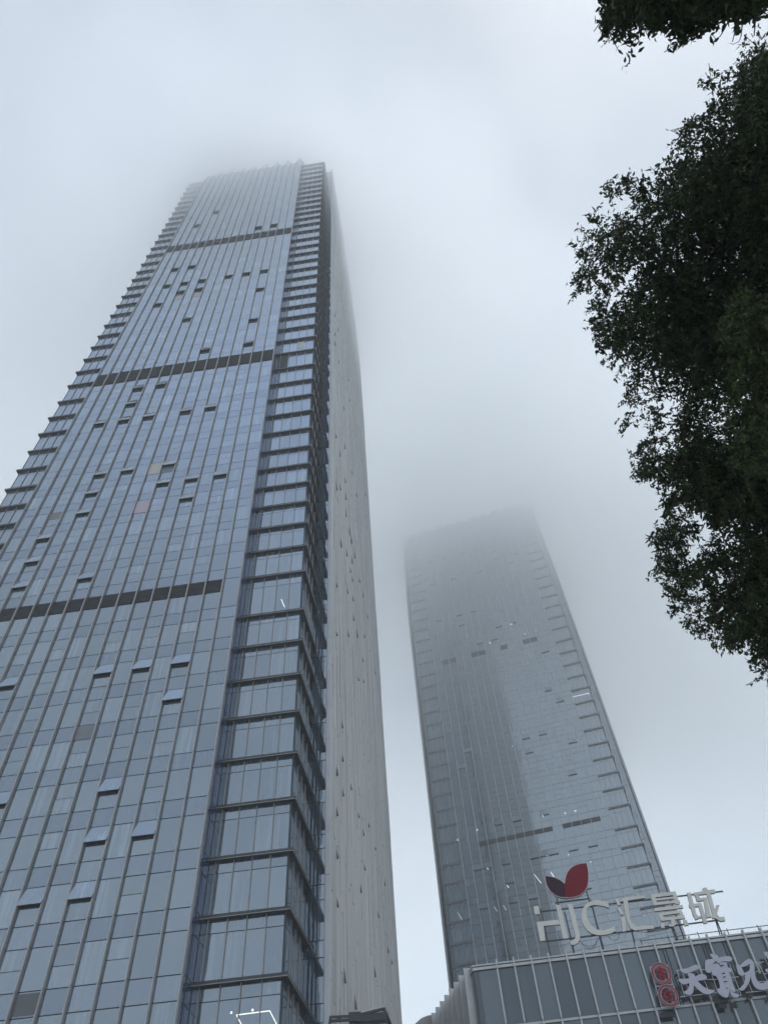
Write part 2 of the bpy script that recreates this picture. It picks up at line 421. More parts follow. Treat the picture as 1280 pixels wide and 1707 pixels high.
    wcb.build('wing_parapet', ALU, root)
    return root, to_local, O, r, b, dfm

def lights(root, to_local, items, m, yl, nm='ceiling_light'):
    for it in items:
        px, py, w_, h_, sl = it
        x, z = to_local(px, py, yl - .03)
        mb = MB(); mb.bar((x - sl * h_ / 2, yl - .03, z - h_ / 2), (x + sl * h_ / 2, yl - .03, z + h_ / 2), w_, 0, 0.03, up=(0, 1, 0))
        mb.build(nm, m, root)

# small dark vents seen on the flank: picture place, height in metres
SLITS = []
for sx0, sy0, k_, pts in (
    (300, 1280, 2.977, [(777, 15, 2.2), (847, 95, 2), (807, 125, 2), (777, 220, 2.2), (884, 235, 1.8), (935, 285, 1.5), (908, 322, 2), (778, 430, 2.4), (914, 495, 2), (967, 400, 1.3), (895, 600, 2.6), (1015, 575, 1.5), (779, 672, 2), (982, 730, 2), (1031, 905, 2), (965, 1015, 3), (815, 1038, 3), (1049, 965, 1.5), (868, 1170, 3)]),
    (300, 900, 3.2, [(858, 15, 2), (914, 5, 2), (889, 72, 2.2), (930, 85, 2), (907, 160, 2), (834, 235, 3), (918, 208, 2.2), (957, 215, 2), (892, 270, 2), (974, 292, 2), (922, 312, 2), (924, 412, 2.5), (998, 405, 2), (834, 500, 1.5), (896, 500, 3), (944, 500, 3), (982, 510, 1.5), (972, 637, 1.6), (1040, 705, 2), (950, 742, 1.6), (977, 752, 1.5), (863, 985, 2.6), (865, 1165, 2.2), (835, 1240, 2.2)]),
    (380, 550, 4.0, [(735, 205, 2.5), (808, 460, 2.5), (770, 515, 2.5), (719, 700, 3), (776, 770, 4), (745, 820, 3.5), (893, 868, 2.5), (825, 945, 2.5), (780, 1000, 2.5), (722, 1040, 3.5), (747, 1045, 3), (784, 1105, 4), (855, 1095, 2.5), (915, 1095, 2.5), (785, 1220, 3.5), (809, 1340, 3.5), (820, 1390, 3), (752, 1420, 3.5), (790, 1480, 3), (843, 1500, 3), (825, 1535, 3), (714, 90, 2.5), (804, 330, 1.5)]),
    (200, 230, 2.909, [(1042, 855, 3.5), (1057, 925, 3.5), (1042, 945, 3), (1095, 835, 2), (1042, 990, 2.5)])):
    for a, b_, h_ in pts: SLITS.append((sx0 + a / k_, sy0 + b_ / k_, h_))

S1 = 0.525
L1 = [4.35, 12.35, 20.35, 28.35, 36.35, 44.35, 52.35, 60.35, 68.3, 76.3, 84.3, 92.2, 100.2, 111.2, 119.3, 127.2, 135.1, 142.9, 150.8, 158.9, 167.8, 177.1, 186.4, 195.7, 205.4, 216.1, 225.7, 235.2, 244.8, 254.2, 263.7, 273.2, 282.8, 292.4, 301.8, 311.2, 320.5, 330.5, 341.6, 352, 361.9, 371.3, 380.6, 390.3, 399.8, 409.3, 418.8, 428.3, 437.8, 447.3, 456.8, 466.3, 475.8, 483]
lev1 = [Z(u, S1) for u in L1]
opens1 = [(183, 1327), (240, 1400), (161, 1410), (136, 1506), (52, 1517), (5, 1350), (75, 905), (58, 942), (36, 986), (145, 971), (16, 1152), (174, 1131), (237, 1122), (301, 1114), (287, 1175),
          (342, 587), (231, 651), (269, 646), (220, 677), (168, 711), (208, 705), (249, 699), (310, 691), (351, 685), (169, 796), (214, 790), (284, 779), (273, 810), (322, 804), (369, 798), (156, 827), (312, 837), (141, 861),
          (325.5, 378.5), (357.5, 356), (428.6, 382), (453.7, 378.5), (291, 451), (318.6, 446.6), (379.4, 463.8), (409, 459), (438, 455), (335.8, 470), (306.6, 474.8), (277, 479.6), (300.4, 490), (330, 485.8), (432, 485.4), (262.6, 510.9), (310.7, 535.6), (421, 537), (412.4, 576.5)]
def fl(levs, u, s): 
    z = Z(u, s); return min(range(len(levs)), key=lambda j: abs(levs[j] - z))
Z98 = lambda u: Z(u, 0.525 * 0.98)
k3, k2, k1 = fl(lev1, 100.2, S1), fl(lev1, 205.4, S1), fl(lev1, 330.5, S1)
lou1 = []
sp1 = lambda k: 1.55 if lev1[k + 1] - lev1[k] >= 5.2 else .36 * (lev1[k + 1] - lev1[k])
for i in range(16):
    if i < 15: lou1.append((k3, i, lev1[k3] + 2.35, lev1[k3 + 1] - sp1(k3) - .05))
    lou1.append((k2, i, lev1[k2] + .4, lev1[k2 + 1] - sp1(k2) - .05))
    lou1.append((k1, i, lev1[k1] + .1, lev1[k1 + 1] - sp1(k1) - .05))
top1 = lev1[-1]
f1 = lambda z: 2.6 * max(0, (z - (top1 - 14)) / 14) ** 2
b1 = lambda z: 30 * max(0, (z - 205) / (top1 - 205)) ** 2.6
T1, tl1, O1, r1, bb1, dfm1 = tower('glass_tower', 3.75, 50.93, -34.38, 15.15, 21.38, 2.0, 16, lev1, 8.0, 58.8, f1, b1, G_VIS, opens1,
    {'list': lou1}, None, 'tall blue glass tower with open windows, three black louvre bands and a pale right flank')
x, z = tl1(455, 592, 2.1)
lp = MB(dfm1); lp.box(15.3, 17.0, 1.95, 2.06, lev1[k2] + .2, lev1[k2 + 1] - .5); lp.build('louvre_panel', LOUV, T1)
# lit lamps behind the lowest glass
for pts in ([(402.5, 1709), (394, 1693), (449.6, 1686), (461, 1708)],):
    mb = MB()
    P = [tl1(px, py, 1.98) for px, py in pts]
    for (xa, za), (xc, zc) in zip(P, P[1:]): mb.bar((xa, 1.97, za), (xc, 1.97, zc), .05, 0, .02, up=(0, 1, 0))
    mb.build('ceiling_light', LED, T1)
lights(T1, tl1, [(385.6, 1689, .12, .12, 0), (421, 1684.6, .12, .12, 0), (471.5, 1005.5, .06, 1.2, -.35)], LEDW, 2.0)
# coloured blinds
for px, py, c_, up in ((88, 858, (0.16, .15, .14), 0), (262, 783, (0.42, .40, .36), 1), (240.6, 847, (.42, .36, .42), 1), (283, 778, (.12, .17, .17), 0), (145, 1226, (.17, .18, .20), 0), (300, 494, (.30, .25, .24), 0), (330, 490, (.30, .25, .24), 0), (43, 1672, (.10, .105, .11), 1)):
    x, z = tl1(px, py, 0); i = int((x + 15.15) // (30.3 / 16)); xa = -15.15 + i * 30.3 / 16
    k = [k for k in range(len(lev1) - 1) if lev1[k] <= z < lev1[k + 1]][0]
    z0, z1 = lev1[k], lev1[k + 1] - sp1(k); zm = (z0 + z1) / 2
    if z > z1: z0, z1 = z1 + .05, lev1[k + 1] - .05
    elif not up: z0, z1 = (zm, z1) if z > zm else (z0, zm)
    mb = MB(); mb.box(xa + .07, xa + 30.3 / 16 - .07, -.015, -.009, z0 + .06, z1 - .06)
    mb.build('window_blind', mat('blind', c_, .35), T1)
# yellow-ish blind in the corner wing
x, z = tl1(501, 575, 2.0)
mb = MB(); mb.box(x - .6, x + .6, 1.965, 1.975, z - 1.2, z + 1.2); mb.build('window_blind', mat('blind_cream', (.42, .43, .38), .4), T1)

S2 = 1.604
u2 = [38.0 - 2.5 * j for j in range(14, 0, -1)] + [38.0, 40.55, 43.05, 45.55, 48.1, 51.12, 53.7, 56.1, 58.57, 61.05, 63.55, 66.0, 68.5, 71.05, 73.52, 76.1, 78.7, 81.24, 84.08] + [84.08 + 2.6 * j for j in range(1, 16)]
lev2 = [Z(u, S2) for u in u2]
opens2 = []
for sx0, sy0, k_, pts in ((650, 780, 3.657, [(250, 512), (325, 487), (432, 455), (513, 433), (632, 450), (645, 497), (765, 490), (760, 577), (280, 710), (363, 685), (560, 632), (523, 878), (405, 910), (316, 935), (415, 970), (645, 975), (768, 943), (655, 1042), (563, 1067), (927, 1130)]),
                          (680, 1100, 2.844, [(683, 145), (703, 203), (655, 350), (540, 378), (557, 446), (760, 397), (265, 445), (275, 517), (800, 545), (800, 898), (900, 876), (412, 796), (535, 768), (640, 743), (585, 945), (672, 928), (350, 998), (445, 975)]),
                          (680, 1400, 4, [(505, 205), (640, 175), (660, 310), (860, 400), (680, 440), (535, 470), (1130, 70), (820, 135), (940, 105)])):
    for a, b_ in pts: opens2.append((sx0 + a / k_, sy0 + b_ / k_))
kL, kU = fl(lev2, 48.1, S2), fl(lev2, 81.24, S2)
lou2 = []
for i in list(range(2, 10)) + [11, 12, 13, 14]:
    lou2.append((kL, i, lev2[kL] + 2.3, lev2[kL + 1] - 1.5))
for i in (1, 2, 5, 6, 9, 12, 13):
    lou2.append((kU, i, lev2[kU] + 1.6, lev2[kU + 1] - 1.3))
top2 = lev2[-1]
f2 = lambda z: 7.0 * max(0, (z - 145) / (top2 - 145)) ** 2
b2f = lambda z: 14 * max(0, (z - 160) / (top2 - 160)) ** 2.4
T2, tl2, O2, r2, bb2, dfm2 = tower('distant_tower', 14.5, 159.5, -8.25 * S2 , 17.1, 21.8, 0.4, 16, lev2, 2.0, 40, f2, b2f, G_FAR, opens2,
    {'list': lou2}, None, 'farther grey blue glass tower fading into low cloud, behind the rooftop sign')
L2 = []
for sx0, sy0, k_, pts in ((650, 780, 3.657, [(308, 493, .2, .9, .3), (395, 1045, .9, .25, 0), (472, 1030, .2, .9, 0), (545, 1015, .2, .7, 0), (575, 1003, .4, .4, 0), (608, 1067, .35, 1, 0), (738, 953, 1.2, .3, 0), (740, 970, 1.2, .3, 0), (823, 1012, .4, .5, 0), (320, 950, .4, .4, 0), (655, 985, .6, .3, 0), (440, 620, .25, .4, 0), (505, 605, .25, .4, 0), (515, 603, .25, .3, 0), (655, 555, .2, .5, 0), (665, 560, .2, .4, 0), (955, 855, .4, .25, 0), (985, 848, .3, .3, 0), (728, 435, .35, .3, 0), (270, 665, .3, .3, 0), (285, 663, .3, .3, 0), (280, 676, .3, .25, 0), (355, 642, .3, .3, 0), (390, 688, .3, .3, 0), (450, 672, .3, .25, 0), (420, 525, .3, .4, 0), (368, 532, .3, .25, 0), (888, 995, .3, .4, 0), (730, 888, .4, .3, 0)]),
                          (680, 1100, 2.844, [(327, 808, .7, .35, 0), (637, 735, .3, 1.3, 0), (622, 748, .7, .3, 0), (745, 728, .5, .3, 0), (793, 717, .7, .25, 0), (600, 946, .7, .35, 0), (658, 928, .5, .35, 0), (375, 988, .3, .9, -.5), (1040, 873, .22, .9, -.3), (685, 1020, .25, 1.5, -.4), (615, 1040, .18, 2.6, -.5), (375, 1090, .2, 1.4, -.5), (473, 1075, .25, .8, -.5), (235, 855, .2, .8, 0), (300, 430, .15, .8, .3), (760, 925, .3, .3, 0), (866, 960, .25, .3, 0), (958, 988, .25, .25, 0), (495, 410, .3, .3, 0)]),
                          (680, 1400, 4, [(345, 510, .1, 1.9, -.5), (410, 500, .1, 1.9, -.5), (585, 465, .1, 1.3, -.5), (645, 455, .1, 1.3, -.5), (782, 730, .35, .35, 0), (932, 690, .3, .3, 0)])):
    for a, b_, w_, h_, s_ in pts: L2.append((sx0 + a / k_, sy0 + b_ / k_, w_, h_, s_))
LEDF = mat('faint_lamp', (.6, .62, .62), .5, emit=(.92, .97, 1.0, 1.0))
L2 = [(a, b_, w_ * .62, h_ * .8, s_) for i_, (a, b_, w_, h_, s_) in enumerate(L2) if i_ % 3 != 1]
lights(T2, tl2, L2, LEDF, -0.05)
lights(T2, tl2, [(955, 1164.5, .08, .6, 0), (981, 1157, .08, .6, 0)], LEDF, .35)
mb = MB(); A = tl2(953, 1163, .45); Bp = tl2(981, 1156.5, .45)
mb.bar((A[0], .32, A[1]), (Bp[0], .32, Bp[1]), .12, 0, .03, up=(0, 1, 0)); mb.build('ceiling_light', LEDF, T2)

# ------------------------------------------------------------------ mall at lower right
rp, bp = axes(4.8); SM = 0.6; DM = 60.0
OM = rp * (-2.43 * SM) + bp * DM
mall = empty('mall_building', (OM[0], OM[1], 0), -math.radians(4.8))
tag(mall, 'low glass mall building with pale vertical fins at lower right', 'building')
MH = Z(34.5, SM); MT = Z(27.95, SM)
def m_local(px, py, y=0.0):
    P = on_plane(px, py, bp, DM + y); q = P - OM
    return float(q @ rp), float(q[2])
xr = 34.0
ld = np.array([-math.sin(math.radians(16)), math.cos(math.radians(16)), 0])
lv = (float(ld @ rp), float(ld @ bp)); nv = (-lv[1], lv[0])      # along the left face; outward
LL = 11.5
mb = MB()
cor = [(0.02, .06), (xr, .06), (xr, 24), (lv[0] * 24, lv[1] * 24)]
for j in range(4):
    p, q = cor[j], cor[(j + 1) % 4]; mb.quad([(p[0], p[1], 0), (q[0], q[1], 0), (q[0], q[1], MH - .25), (p[0], p[1], MH - .25)])
mb.quad([(c[0], c[1], MH - .25) for c in cor]); mb.build('building_core', BACK, mall)
fx = [1.8 + 1.29 * i for i in range(25)]
rows = [MT - 4.05 * j for j in range(0, 5)]
gl = MB(); ed = [0.0] + fx
zr = [0.3] + rows[::-1] + [MH - .28]
for a, c in zip(zr, zr[1:]):
    for xa, xc in zip(ed, ed[1:]):
        j_ = [random.uniform(-.006, .006) for _ in range(4)]
        gl.quad([(xa + .04, j_[0], a + .05), (xc - .04, j_[1], a + .05), (xc - .04, j_[2], c - .05), (xa + .04, j_[3], c - .05)])
gl.build('window_wall', G_POD, mall)
sg = MB()
for a, c in zip(zr, zr[1:]):
    for i in range(8):
        p0, p1 = i * 1.38 + .04, (i + 1) * 1.38 - .04
        sg.quad([(lv[0] * p1, lv[1] * p1, a + .05), (lv[0] * p0, lv[1] * p0, a + .05), (lv[0] * p0, lv[1] * p0, c - .05), (lv[0] * p1, lv[1] * p1, c - .05)])
sg.build('side_window_wall', G_POD, mall)
for x in fx:
    f_ = MB(); f_.box(x - .055, x + .055, -.34, -.02, MT + .12, MH + .22)
    f_.box(x - .03, x + .03, -.30, -.02, MT - .2, MT + .11)
    f_.box(x - .055, x + .055, -.34, -.02, 0.3, MT - .1)
    zz_ = MT - .3
    while zz_ > 12:        # small lamp studs down the lower fins
        f_.box(x - .035, x + .035, -.365, -.343, zz_ - .16, zz_, 1); zz_ -= .34
    f_.build('fin', [ALU_L, WALL_E], mall)
for i in range(8):
    s_ = .5 + 1.38 * i * .52 * 1.0
    s_ = .62 + .74 * 2 * i * 0.93
    f_ = MB(); a = (lv[0] * s_, lv[1] * s_); o_ = .52
    P = [(a[0], a[1]), (a[0] + nv[0] * o_, a[1] + nv[1] * o_), (a[0] + nv[0] * o_ + lv[0] * .1, a[1] + nv[1] * o_ + lv[1] * .1), (a[0] + lv[0] * .1, a[1] + lv[1] * .1)]
    n0 = len(f_.v); f_.v += [(p[0], p[1], 0.2) for p in P] + [(p[0], p[1], MH + .12) for p in P]
    for q in ((0, 3, 2, 1), (4, 5, 6, 7), (0, 1, 5, 4), (1, 2, 6, 5), (2, 3, 7, 6), (3, 0, 4, 7)): f_.f.append(q); f_.m.append(0)
    f_.build('side_fin', ALU_L, mall)
tb = MB()
for zt in rows: tb.box(0.05, xr, -.12, -.012, zt - .07, zt + .07)
tb.build('transom', ALU_L, mall)
cb = MB(); cb.box(-.02, xr, -.16, -.02, MH - .30, MH - .12); cb.box(-.02, xr, -.16, .3, MH - .04, MH + .06)
cb.box(-.02, xr, -.05, .25, MH - .119, MH - .041, 1)
cb.bar((0, -.03, MH), (lv[0] * 11, lv[1] * 11, MH), .12); cb.bar((-.0, -.03, MH - .22), (lv[0] * 11, lv[1] * 11, MH - .22), .12)
cb.build('parapet', [ALU_L, BACK], mall)
for dx in (.12, .3):
    q = MB(); q.box(dx, dx + .06, -.1, -.012, .3, MH - .31); q.build('corner_post', DARK, mall)
for px in (1115, 1185, 1222):      # paired dark joints in the glazing
    x, z = m_local(px, 1620); q = MB(); q.box(x, x + .08, -.05, -.01, MT + .1, MH - .32); q.box(x + .22, x + .30, -.05, -.01, MT + .1, MH - .32); q.build('glazing_joint', BACK, mall)

# service block behind the mall's left end
rb = MB()
DA = 69.6
def a_world(px, py): return on_plane(px, py, bp, DA)
P1 = a_world(703, 1695); P0 = a_world(688.5, 1706); P2 = a_world(742, 1690.2)
zt = float(P2[2])
annex = empty('service_block', (float(P1[0]), float(P1[1]), 0), -math.radians(4.8))
tag(annex, 'low concrete service block with a rounded roof corner, left of the pale fins', 'building')
wA = 9.0; xl = float((P0 - P1) @ rp)
prof = [(xl - .6, zt - 1.9), (xl - .25, zt - 1.0), (xl + .2, zt - .45), (xl + .75, zt - .12), (xl + 1.3, zt), (wA, zt)]
for (x0, z0), (x1, z1) in zip(prof, prof[1:]):
    rb.quad([(x0, 0, z0), (x1, 0, z1), (x1, 8, z1), (x0, 8, z0)])
    rb.quad([(x0, 0, z0), (x0, 0, z0 - .95), (x1, 0, z1 - .95), (x1, 0, z1)])
    rb.quad([(x0, 0, z0 - .95), (x0, 1.2, z0 - .95), (x1, 1.2, z1 - .95), (x1, 0, z1 - .95)])
rb.build('roof_edge', mat('weathered_concrete', (.30, .30, .29), .85, noise=.25, nscale=1.5), annex)
q = MB(); q.box(xl + .2, wA, 1.2, 8, 0, zt - 1.0); q.build('wall', mat('service_wall', (.07, .075, .08), .8), annex)

# ------------------------------------------------------------------ flat cut shapes given real thickness
def poly_plate(mb, pts, y0, th, m=0, mside=None):
    """pts: list of (x,z) in the sign's plane; front face at y0, back at y0+th"""
    area = sum(pts[i][0] * pts[(i + 1) % len(pts)][1] - pts[(i + 1) % len(pts)][0] * pts[i][1] for i in range(len(pts)))
    if area < 0: pts = pts[::-1]
    n = len(pts); i0 = len(mb.v)
    mb.v += [(x, y0, z) for x, z in pts] + [(x, y0 + th, z) for x, z in pts]
    mb.f.append(tuple(i0 + j for j in range(n))); mb.m.append(m)
    mb.f.append(tuple(i0 + n + j for j in range(n))[::-1]); mb.m.append(m)
    for j in range(n):
        k = (j + 1) % n; mb.f.append((i0 + j, i0 + n + j, i0 + n + k, i0 + k)); mb.m.append(m if mside is None else mside)
def smooth_poly(pts, it=2):
    for _ in range(it):
        q = []
        for i in range(len(pts)):
            a, b_ = pts[i], pts[(i + 1) % len(pts)]
            q += [(a[0] * .75 + b_[0] * .25, a[1] * .75 + b_[1] * .25), (a[0] * .25 + b_[0] * .75, a[1] * .25 + b_[1] * .75)]
        pts = q
    return pts

# rooftop sign
YS = 1.3; DS = DM + YS
OS = rp * (5.6 * SM) + bp * DS
sign = empty('rooftop_sign', (OS[0], OS[1], MH - .25), -math.radians(4.8))
tag(sign, 'cream rooftop letters and characters under a red two-leaf emblem on a steel frame', 'rooftop sign')
def s_local(px, py):
    P = on_plane(px, py, bp, DS); q = P - OS
    return float(q @ rp), float(q[2]) - (MH - .25)
CREAM = mat('sign_letter_face', (.62, .60, .54), .55, noise=.06, nscale=1.2)
CREAM_S = mat('sign_letter_side', (.30, .29, .26), .6)
def A_(pts): return [s_local(880 + x / 8.0, 1430 + y / 8.0) for x, y in pts]
def B_(pts): return [s_local(1010 + x / 6.095, 1470 + y / 6.095) for x, y in pts]
TH = .22
def letter(polys, conv, holes=None):
    mb = MB()
    for i, p in enumerate(polys): poly_plate(mb, conv(p), -TH - .0015 * i, TH, 0, 1)
    o = mb.build('letter', [CREAM, CREAM_S], sign); return o
letter([[(75, 668), (140, 660), (160, 770), (90, 775)],
        [(115, 875), (200, 868), (232, 1125), (165, 1130)], [(195, 868), (402, 845), (430, 908), (205, 930)],
        [(372, 655), (432, 650), (535, 1095), (470, 1100)]], A_)
letter([[(528, 640), (590, 632), (690, 1040), (692, 1100), (665, 1155), (620, 1180), (575, 1180), (565, 1125), (600, 1122), (625, 1100), (632, 1060), (625, 1020)]], A_)
outer = [(1065, 610), (990, 592), (900, 588), (830, 603), (770, 640), (728, 700), (712, 780), (718, 860), (745, 930), (790, 990), (850, 1032), (930, 1052), (1020, 1050), (1100, 1030), (1165, 995)]
inner = [(1080, 690), (1020, 668), (950, 655), (880, 648), (820, 664), (787, 700), (775, 765), (790, 830), (820, 890), (870, 950), (930, 980), (1010, 985), (1090, 965), (1150, 930)]
cpol = [[outer[i], outer[i + 1], inner[min(i + 1, 13)], inner[min(i, 13)]] for i in range(13)] + [[outer[13], outer[14], inner[13]]]
mb = MB()
for i, p in enumerate(cpol): poly_plate(mb, A_(p), -TH - .0004 * (i % 2), TH, 0, 1)
mb.build('letter', [CREAM, CREAM_S], sign)
letter([[(88, 190), (120, 185), (152, 248), (120, 256)], [(128, 203), (165, 196), (166, 214), (140, 218)], [(110, 285), (140, 275), (182, 345), (150, 352)], [(152, 375), (192, 370), (200, 515), (170, 525)],
        [(150, 188), (220, 172), (220, 205), (200, 220), (165, 210)], [(215, 172), (380, 155), (395, 180), (216, 206)],
        [(172, 200), (218, 200), (240, 380), (265, 440), (305, 470), (290, 510), (250, 490), (215, 420), (190, 320)], [(300, 468), (480, 458), (487, 490), (290, 510)]], B_)
letter([[(452, 145), (705, 112), (712, 146), (456, 180)], [(456, 176), (497, 170), (520, 250), (482, 256)], [(675, 146), (713, 142), (745, 240), (705, 245)],
        [(497, 186), (695, 164), (700, 185), (503, 208)], [(478, 232), (745, 205), (750, 226), (484, 256)],
        [(485, 285), (775, 250), (780, 282), (490, 316)],
        [(530, 335), (765, 302), (772, 332), (538, 362)], [(530, 350), (572, 345), (590, 400), (550, 405)], [(738, 330), (775, 325), (800, 385), (760, 388)], [(548, 385), (795, 362), (800, 388), (560, 415)],
        [(655, 392), (695, 388), (705, 450), (680, 470), (635, 470), (640, 450), (662, 445)], [(553, 440), (590, 432), (592, 485), (560, 490)], [(780, 405), (812, 400), (838, 455), (795, 462)]], B_)
letter([[(818, 130), (857, 123), (918, 352), (882, 360)], [(838, 248), (950, 230), (958, 262), (846, 278)], [(885, 357), (920, 346), (940, 368), (960, 355), (970, 376), (905, 400)],
        [(930, 236), (965, 230), (1028, 430), (990, 440)],
        [(882, 128), (1098, 90), (1105, 130), (892, 154)], [(978, 80), (1018, 73), (1030, 105), (985, 112)],
        [(900, 148), (935, 144), (955, 190), (920, 215)], [(925, 188), (1005, 172), (1012, 198), (935, 215)], [(985, 178), (1018, 180), (1068, 372), (1015, 382)],
        [(1012, 118), (1052, 112), (1112, 330), (1078, 350)], [(1078, 345), (1112, 328), (1150, 375), (1195, 370), (1207, 410), (1160, 418), (1110, 390)],
        [(1115, 252), (1150, 250), (1128, 330), (1112, 385), (1075, 388), (1072, 350), (1100, 310)]], B_)
RED = mat('emblem_red', (.17, .006, .016), .8, noise=.05, spec=.15); MAROON = mat('emblem_maroon', (.035, .009, .022), .8, spec=.15)
RIM = mat('emblem_rim', (.46, .40, .40), .5)
lf = [(497, 548), (490, 382), (498, 330), (510, 270), (535, 210), (580, 158), (635, 125), (700, 107), (775, 99), (792, 160), (800, 230), (801, 310), (788, 400), (755, 465), (690, 518), (610, 544), (540, 551)]
ll = [(232, 272), (300, 277), (370, 297), (435, 330), (495, 380), (500, 548), (430, 545), (360, 515), (300, 465), (255, 390), (238, 330)]
emb = empty('leaf_emblem', (0, 0, 0)); emb.parent = sign
mb = MB(); poly_plate(mb, A_(lf), -.30, .08); mb.build('leaf', RED, emb)['label'] = 'large bright red right leaf'
mb = MB(); poly_plate(mb, A_(ll), -.298, .08); mb.build('leaf', MAROON, emb)['label'] = 'small dark maroon left leaf'
full = [(495, 380), (498, 330), (510, 270), (535, 210), (580, 158), (635, 125), (700, 107), (775, 99), (792, 160), (801, 310), (788, 400), (755, 465), (690, 518), (610, 544), (500, 553), (430, 547), (360, 517), (300, 467), (255, 392), (238, 330), (232, 272), (300, 277), (370, 297), (435, 330)]
def offset_poly(P, d):
    out = []; n = len(P)
    ar = sum(P[i][0] * P[(i + 1) % n][1] - P[(i + 1) % n][0] * P[i][1] for i in range(n)); sg_ = 1 if ar > 0 else -1
    for i in range(n):
        a, b_, c = np.array(P[i - 1]), np.array(P[i]), np.array(P[(i + 1) % n])
        t1 = (b_ - a) / np.linalg.norm(b_ - a); t2 = (c - b_) / np.linalg.norm(c - b_)
        n1 = np.array([t1[1], -t1[0]]); n2 = np.array([t2[1], -t2[0]]); nn = n1 + n2; nn /= max(np.linalg.norm(nn), .5)
        out.append(tuple(b_ + sg_ * nn * d))
    return out
mb = MB(); poly_plate(mb, offset_poly(A_(full), .055), -.27, .24); mb.build('rim', RIM, emb)
# frame
fr = MB()
def SB(p, q, t=.09, y0=.06, y1=None):
    a = s_local(*p); c = s_local(*q); fr.bar((a[0], y0, a[1]), (c[0], y0 if y1 is None else y1, c[1]), t)
SB((898, 1520.5), (1205, 1486)); SB((908, 1570), (1208, 1533)); SB((925, 1505.5), (983, 1498)); SB((975, 1484), (986, 1481), .08)
Zr = 0.0
for px_t, py_t, px_b in ((901, 1515, 905), (941, 1520, 944), (984, 1500, 996), (1052, 1550, 1058), (1122, 1545, 1127), (1187, 1515, 1193)):
    a = s_local(px_t, py_t); xb = a[0] + .05
    fr.bar((a[0], .1, a[1]), (a[0], .1, -.2), .09); fr.bar((a[0], .12, a[1]), (a[0] + .05, 1.3, -.2), .07)
a = s_local(928, 1498); c = s_local(977, 1484)
for q_ in (a, c): fr.bar((q_[0], .06, q_[1] + .5), (q_[0], .06, s_local(945, 1518)[1]), .09)
fr.build('frame', mat('sign_steel', (.05, .055, .065), .6), sign)
cab = MB()
for (p, q, sag) in (((965, 1568), (995, 1565), .75), ((1010, 1558), (1033, 1553), .6), ((1060, 1553), (1120, 1546), .25), ((970, 1573), (1000, 1560), .5)):
    a = s_local(*p); c = s_local(*q); pts = []
    for t in range(9):
        s_ = t / 8; pts.append((a[0] + (c[0] - a[0]) * s_, .05 - .2 * math.sin(math.pi * s_), a[1] + (c[1] - a[1]) * s_ - sag * 4 * s_ * (1 - s_)))
    cab.tube(pts, [.018] * 9, 5)
cab.build('cable', SLIT, sign)

# roof railing at right
rl = empty('roof_railing', (OM + rp * 10 + bp * .4)[:2].tolist() + [MH], -math.radians(4.8))
tag(rl, 'thin steel roof railing on the mall edge, right of the rooftop letters', 'railing')
Or = OM + rp * 10 + bp * .4
q = MB(); xa = m_local(1067, 1573, .4)[0] - 10; za = m_local(1067, 1569, .4)[1] - MH
q.tube([(xa, 0, za), (24, 0, za)], [.03, .03], 6); q.build('rail', mat('rail_steel', (.10, .105, .11), .5, .4), rl)
for px in (1067, 1114, 1166, 1217.5, 1271):
    x_ = m_local(px, 1565, .4)[0] - 10
    q = MB(); q.tube([(x_, 0, -.05), (x_, 0, za + .12)], [.035, .03], 6); q.bar((x_, 0, za + .1), (x_ + .1, .45, -.05), .035); q.build('post', DARK, rl)

# shop sign
YF = -.62; DF = DM + YF
OF = rp * (17.4 * SM) + bp * DF
shop = empty('shop_sign', (OF[0], OF[1], float(on_plane(1110, 1688, bp, DF)[2])), -math.radians(4.8))
zs0 = float(on_plane(1110, 1688, bp, DF)[2])
tag(shop, 'pale lilac brush characters with two red roundels hung on the mall glass', 'shop sign')
def f_local(px, py):
    P = on_plane(px, py, bp, DF); q_ = P - OF
    return float(q_ @ rp), float(q_[2]) - zs0
LIL = mat('character_face', (.42, .42, .49), .55, noise=.05, nscale=2); LIL_S = mat('character_side', (.22, .22, .26), .6)
def C_(pts): return [f_local(1120 + x / 8.0, 1570 + y / 8.0) for x, y in pts]
def brush(polys, nm='character'):
    mb = MB()
    for i, p in enumerate(polys): poly_plate(mb, smooth_poly(C_(p), 2) if len(p) > 4 else C_(p), -.10 - .0015 * i, .10, 0, 1)
    mb.build(nm, [LIL, LIL_S], shop)
brush([[(90, 375), (200, 372), (325, 305), (372, 350), (352, 378), (250, 418), (180, 440), (125, 415)],
       [(72, 505), (200, 508), (320, 472), (370, 440), (440, 448), (470, 490), (445, 520), (350, 532), (200, 572), (150, 588), (105, 555)],
       [(195, 420), (315, 440), (290, 560), (290, 640), (275, 705), (220, 728), (160, 702), (160, 675), (205, 655), (228, 600), (232, 500)],
       [(262, 535), (335, 528), (400, 600), (480, 650), (580, 658), (540, 695), (480, 718), (425, 708), (350, 655), (285, 590)]])
